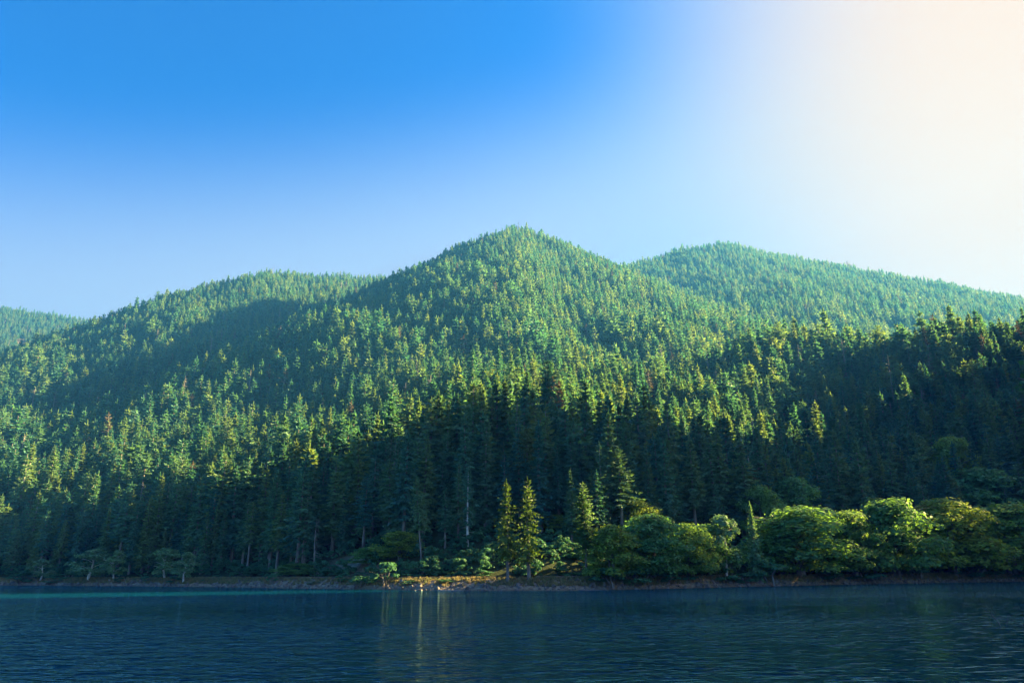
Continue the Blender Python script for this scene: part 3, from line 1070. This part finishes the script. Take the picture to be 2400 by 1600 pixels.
# young growth and bushes on the forest floor
def scatter_shore(n, d0, d1, x0=-420, x1=420):
    x = rng.uniform(x0, x1, n)
    d = rng.uniform(d0, d1, n)
    y = shore_y(x) + d
    px, py, _ = project(np.stack([x, y, height(x, y)], 1))
    k = (px > -60) & (px < 2460)
    return x[k], y[k], d[k], px[k], py[k]


ux, uy, ud, upx, upy = scatter_shore(6500, 17.5, 120)
k = (soil_mask(upx, upy, ux, uy) < .35) | (rng.random(len(ux)) < .04)
ux, uy, ud = ux[k], uy[k], ud[k]
n = len(ux)
us = rng.uniform(.35, 1.15, n)
PROTO_SH = proto_collection("undergrowth", [p[0] for p in shrub_parts])
instancer("undergrowth", np.stack([ux, uy, height(ux, uy) - .2], 1), np.stack([np.zeros(n), np.zeros(n), rng.uniform(0, 6.28, n)], 1),
          np.stack([us, us, us * rng.uniform(.6, 1.1, n)], 1), rng.integers(0, 4, n), PROTO_SH, "leafy undergrowth on the forest floor above the road", [M_SHRUB])

# ------------------------------------------------------------------ bank: stones, grass, driftwood, railing
rocks = []
for i in range(5):
    rn = random.Random(700 + i)
    bm = bmesh.new()
    bmesh.ops.create_icosphere(bm, subdivisions=1, radius=.5)
    for v in bm.verts:
        v.co = Vector((v.co.x * rn.uniform(.7, 1.4), v.co.y * rn.uniform(.7, 1.3), v.co.z * rn.uniform(.5, 1.0)))
    me = bpy.data.meshes.new("rock")
    bm.to_mesh(me); bm.free()
    me.materials.append(M_ROCK)
    rocks.append(me)
PROTO_RK = proto_collection("stone", rocks)
rx, ry, rd_, rpx, rpy = scatter_shore(9000, -1.2, 6.5, -330, 330)
k = rng.random(len(rx)) < np.clip(1.25 - rd_ / 6.0, .08, 1)
rx, ry, rd_ = rx[k], ry[k], rd_[k]
n = len(rx)
rs = rng.gamma(1.6, .32, n).clip(.15, 2.2)
instancer("bank_stones", np.stack([rx, ry, height(rx, ry) + .02], 1), rng.uniform(0, 6.28, (n, 3)), np.stack([rs, rs, rs * .8], 1), rng.integers(0, 5, n), PROTO_RK,
          "grey broken stones along the waterline", [M_ROCK])
tufts = []
for i in range(4):
    rn = random.Random(720 + i)
    mb = MB()
    for q in range(26):
        an = rn.uniform(0, 6.28); rr = rn.uniform(0, .35)
        b0 = Vector((math.cos(an) * rr, math.sin(an) * rr, 0))
        u = Vector((rn.gauss(0, .25), rn.gauss(0, .25), 1)).normalized() * rn.uniform(.2, .42)
        mb.leaf(b0 + u * .8, u, u.cross(Vector((rn.gauss(0, 1), rn.gauss(0, 1), 0))).normalized() * .06)
    tufts.append(mb.mesh("tuft", [M_DRYGRASS]))
PROTO_GR = proto_collection("grass_tuft", tufts)
gx, gy, gd, gpx, gpy = scatter_shore(13000, 2.5, 10.0, -330, 330)
dens = .45 + .55 * np.sin(gx * .06) * np.sin(gx * .023 + 1) + .25 * (gd > 6)
k = rng.random(len(gx)) < np.clip(dens, .15, 1)
gx, gy = gx[k], gy[k]
n = len(gx)
gs = rng.uniform(.6, 1.7, n)
instancer("bank_grass", np.stack([gx, gy, height(gx, gy) - .02], 1), np.stack([np.zeros(n), np.zeros(n), rng.uniform(0, 6.28, n)], 1), np.stack([gs, gs, gs], 1), rng.integers(0, 4, n), PROTO_GR,
          "dry grass and weeds on the bank below the road", [M_DRYGRASS])

# driftwood
def log(name, label, px0, px1, d, rad, zoff, seed, dz=0.0, stubs=3, d1=None):
    rn = random.Random(seed)
    x0, y0, z0 = spot(px0, d)
    x1, y1, z1 = spot(px1, d if d1 is None else d1)
    A = Vector((x0, y0, max(z0, -.1) + zoff)); B = Vector((x1, y1, max(z1, -.1) + zoff + dz))
    mb = MB()
    pts = [A.lerp(B, i / 6) + Vector((0, rn.uniform(-.12, .12), rn.uniform(-.05, .05))) for i in range(7)]
    mb.tube([p - A for p in pts], [rad * (1.1 - .55 * i / 6) for i in range(7)], 8, cap=True)
    o = mb.build(name, [M_GREYBARK], None, True)
    o.location = A
    tag(o, label, "log", "driftwood")
    sb = MB()
    for k in range(stubs):
        p = pts[1 + k * 2 % 5] - A
        sb.tube([p, p + Vector((rn.uniform(-.6, .6), rn.uniform(-.4, .1), rn.uniform(.3, .9)))], [rad * .3, rad * .1], 5)
    if stubs:
        sb.build("branch_stub", [M_GREYBARK], o)


log("driftwood_log", "long pale driftwood log at the waterline left of the twin firs", 1027, 1088, -.6, .30, .12, 1)
log("driftwood_log", "pale driftwood log at the waterline below the lone shore fir", 1357, 1425, -.5, .26, .10, 2)
log("driftwood_log", "grey driftwood branch at the waterline by the leftmost alder", 72, 104, 0.2, .18, .12, 3)
log("driftwood_log", "pale fallen trunk sloping into the water under the domed maple", 2187, 2214, 5.5, .24, .35, 4, d1=-.8, stubs=2)

# bare twigs of a sunken branch
x0, y0 = [(v.x * (-CAM_H / v.z), v.y * (-CAM_H / v.z)) for v in (ray(2348, 1466),)][0]
mb = MB(); rn = random.Random(8)
mb.tube([(0, 0, -.4), (-.2, .1, .35), (-.55, .2, .85), (-.7, .3, 1.3)], [.05, .04, .03, .012], 5)
tw = mb.build("sunken_branch", [M_GREYBARK], None, True)
tw.location = (x0, y0, 0)
tag(tw, "bare sunken branch sticking out of the lake", "branch")
mb = MB()
for k in range(9):
    a = Vector((-.2, .1, .35)).lerp(Vector((-.7, .3, 1.3)), k / 9)
    mb.tube([a, a + Vector((rn.uniform(-.6, .8), rn.uniform(-.3, .3), rn.uniform(-.1, .45)))], [.018, .006], 4)
mb.tube([(.45, .2, -.3), (.8, .2, .5), (.95, .25, 1.0)], [.03, .02, .01], 4)
mb.build("twig", [M_GREYBARK], tw)

# railing between road and bank
def railing(px0, px1, label, d=9.4):
    x0 = spot(px0, d)[0]; x1 = spot(px1, d)[0]
    nn = int((x1 - x0) / 3.0)
    P = []
    for i in range(nn + 1):
        x = x0 + (x1 - x0) * i / nn
        y = float(shore_y(x)) + d
        P.append(Vector((x, y, float(height(x, y)))))
    e = link(bpy.data.objects.new("road_railing", None))
    e.location = P[0]
    tag(e, label, "railing", "railings along the shore road")
    mb = MB(); mb.box((0, 0, .35), (.22, .22, 1.0))
    pm = mb.mesh("railing_post", [M_RAIL])
    for p in P:
        o = link(bpy.data.objects.new("post", pm), e)
        o.location = p - P[0]
    for zz, r_ in ((.72, .10), (.38, .08)):
        mb = MB()
        mb.tube([p - P[0] + Vector((0, -.17, zz)) for p in P], [r_] * len(P), 6, cap=True)
        mb.build("rail", [M_RAIL], e)


railing(470, 790, "low timber railing along the road left of the earth bank")
railing(925, 1175, "low timber railing along the road left of the twin firs")
railing(1258, 1352, "low timber railing along the road between twin firs and lone fir")

# ------------------------------------------------------------------ tree beside the camera whose leaves reach into the picture
e = link(bpy.data.objects.new("overhanging_maple", None))
bx_, by_ = 8.2, 5.0
e.location = (bx_, by_, float(height(bx_, by_)) - .1)
tag(e, "dark leafy branch of a near tree at the right edge of the picture", "tree")
base = Vector(e.location)
tip = at(2386, 886, 7.0)
b = MB()
b.tube([(0, 0, 0), (.05, .1, 2.5), (-.1, .1, 5.5), (.1, .2, 9)], [.22, .18, .14, .08], 8)
b.build("trunk", [M_BARK], e, True)
b = MB()
j = Vector((-.05, .1, 4.0))
mid = j.lerp(tip - base, .6) + Vector((0, 0, .25))
b.tube([j, mid, tip - base], [.06, .03, .008], 6)
b.build("branch", [M_BARK], e, True)
b = MB(); rn = random.Random(77)
for k in range(420):
    f = rn.uniform(.45, 1.0)
    c = (j.lerp(mid, f / .6) if f < .6 else mid.lerp(tip - base, (f - .6) / .4))
    c = c + Vector((rn.gauss(0, .07) + (.1 if f > .9 else 0), rn.gauss(0, .12), rn.gauss(-.02, .075)))
    n_ = Vector((rn.gauss(0, .6), rn.gauss(0, .6), 1)).normalized()
    u = n_.cross(Vector((rn.gauss(0, 1), rn.gauss(0, 1), 0))).normalized() * rn.uniform(.025, .05)
    b.leaf(c, u, n_.cross(u) * .6)
b.build("foliage", [M_SHRUB], e)

# ------------------------------------------------------------------ haze
mh = MB()
zt = float(Z.max()) + 45
mh.box((0, 1150, (zt - 10) / 2), (7400, 6400, zt + 10))
M_HAZE, t = new_mat("haze")
pv = t.nodes.new("ShaderNodeVolumePrincipled")
pv.inputs['Color'].default_value = (.06, .32, 1.0, 1)
pv.inputs['Density'].default_value = .00014
pv.inputs['Anisotropy'].default_value = .22
out = t.nodes.new("ShaderNodeOutputMaterial")
t.links.new(pv.outputs[0], out.inputs['Volume'])
tag(mh.build("haze", [M_HAZE]), "thin bluish summer haze over the lake", kind="stuff")
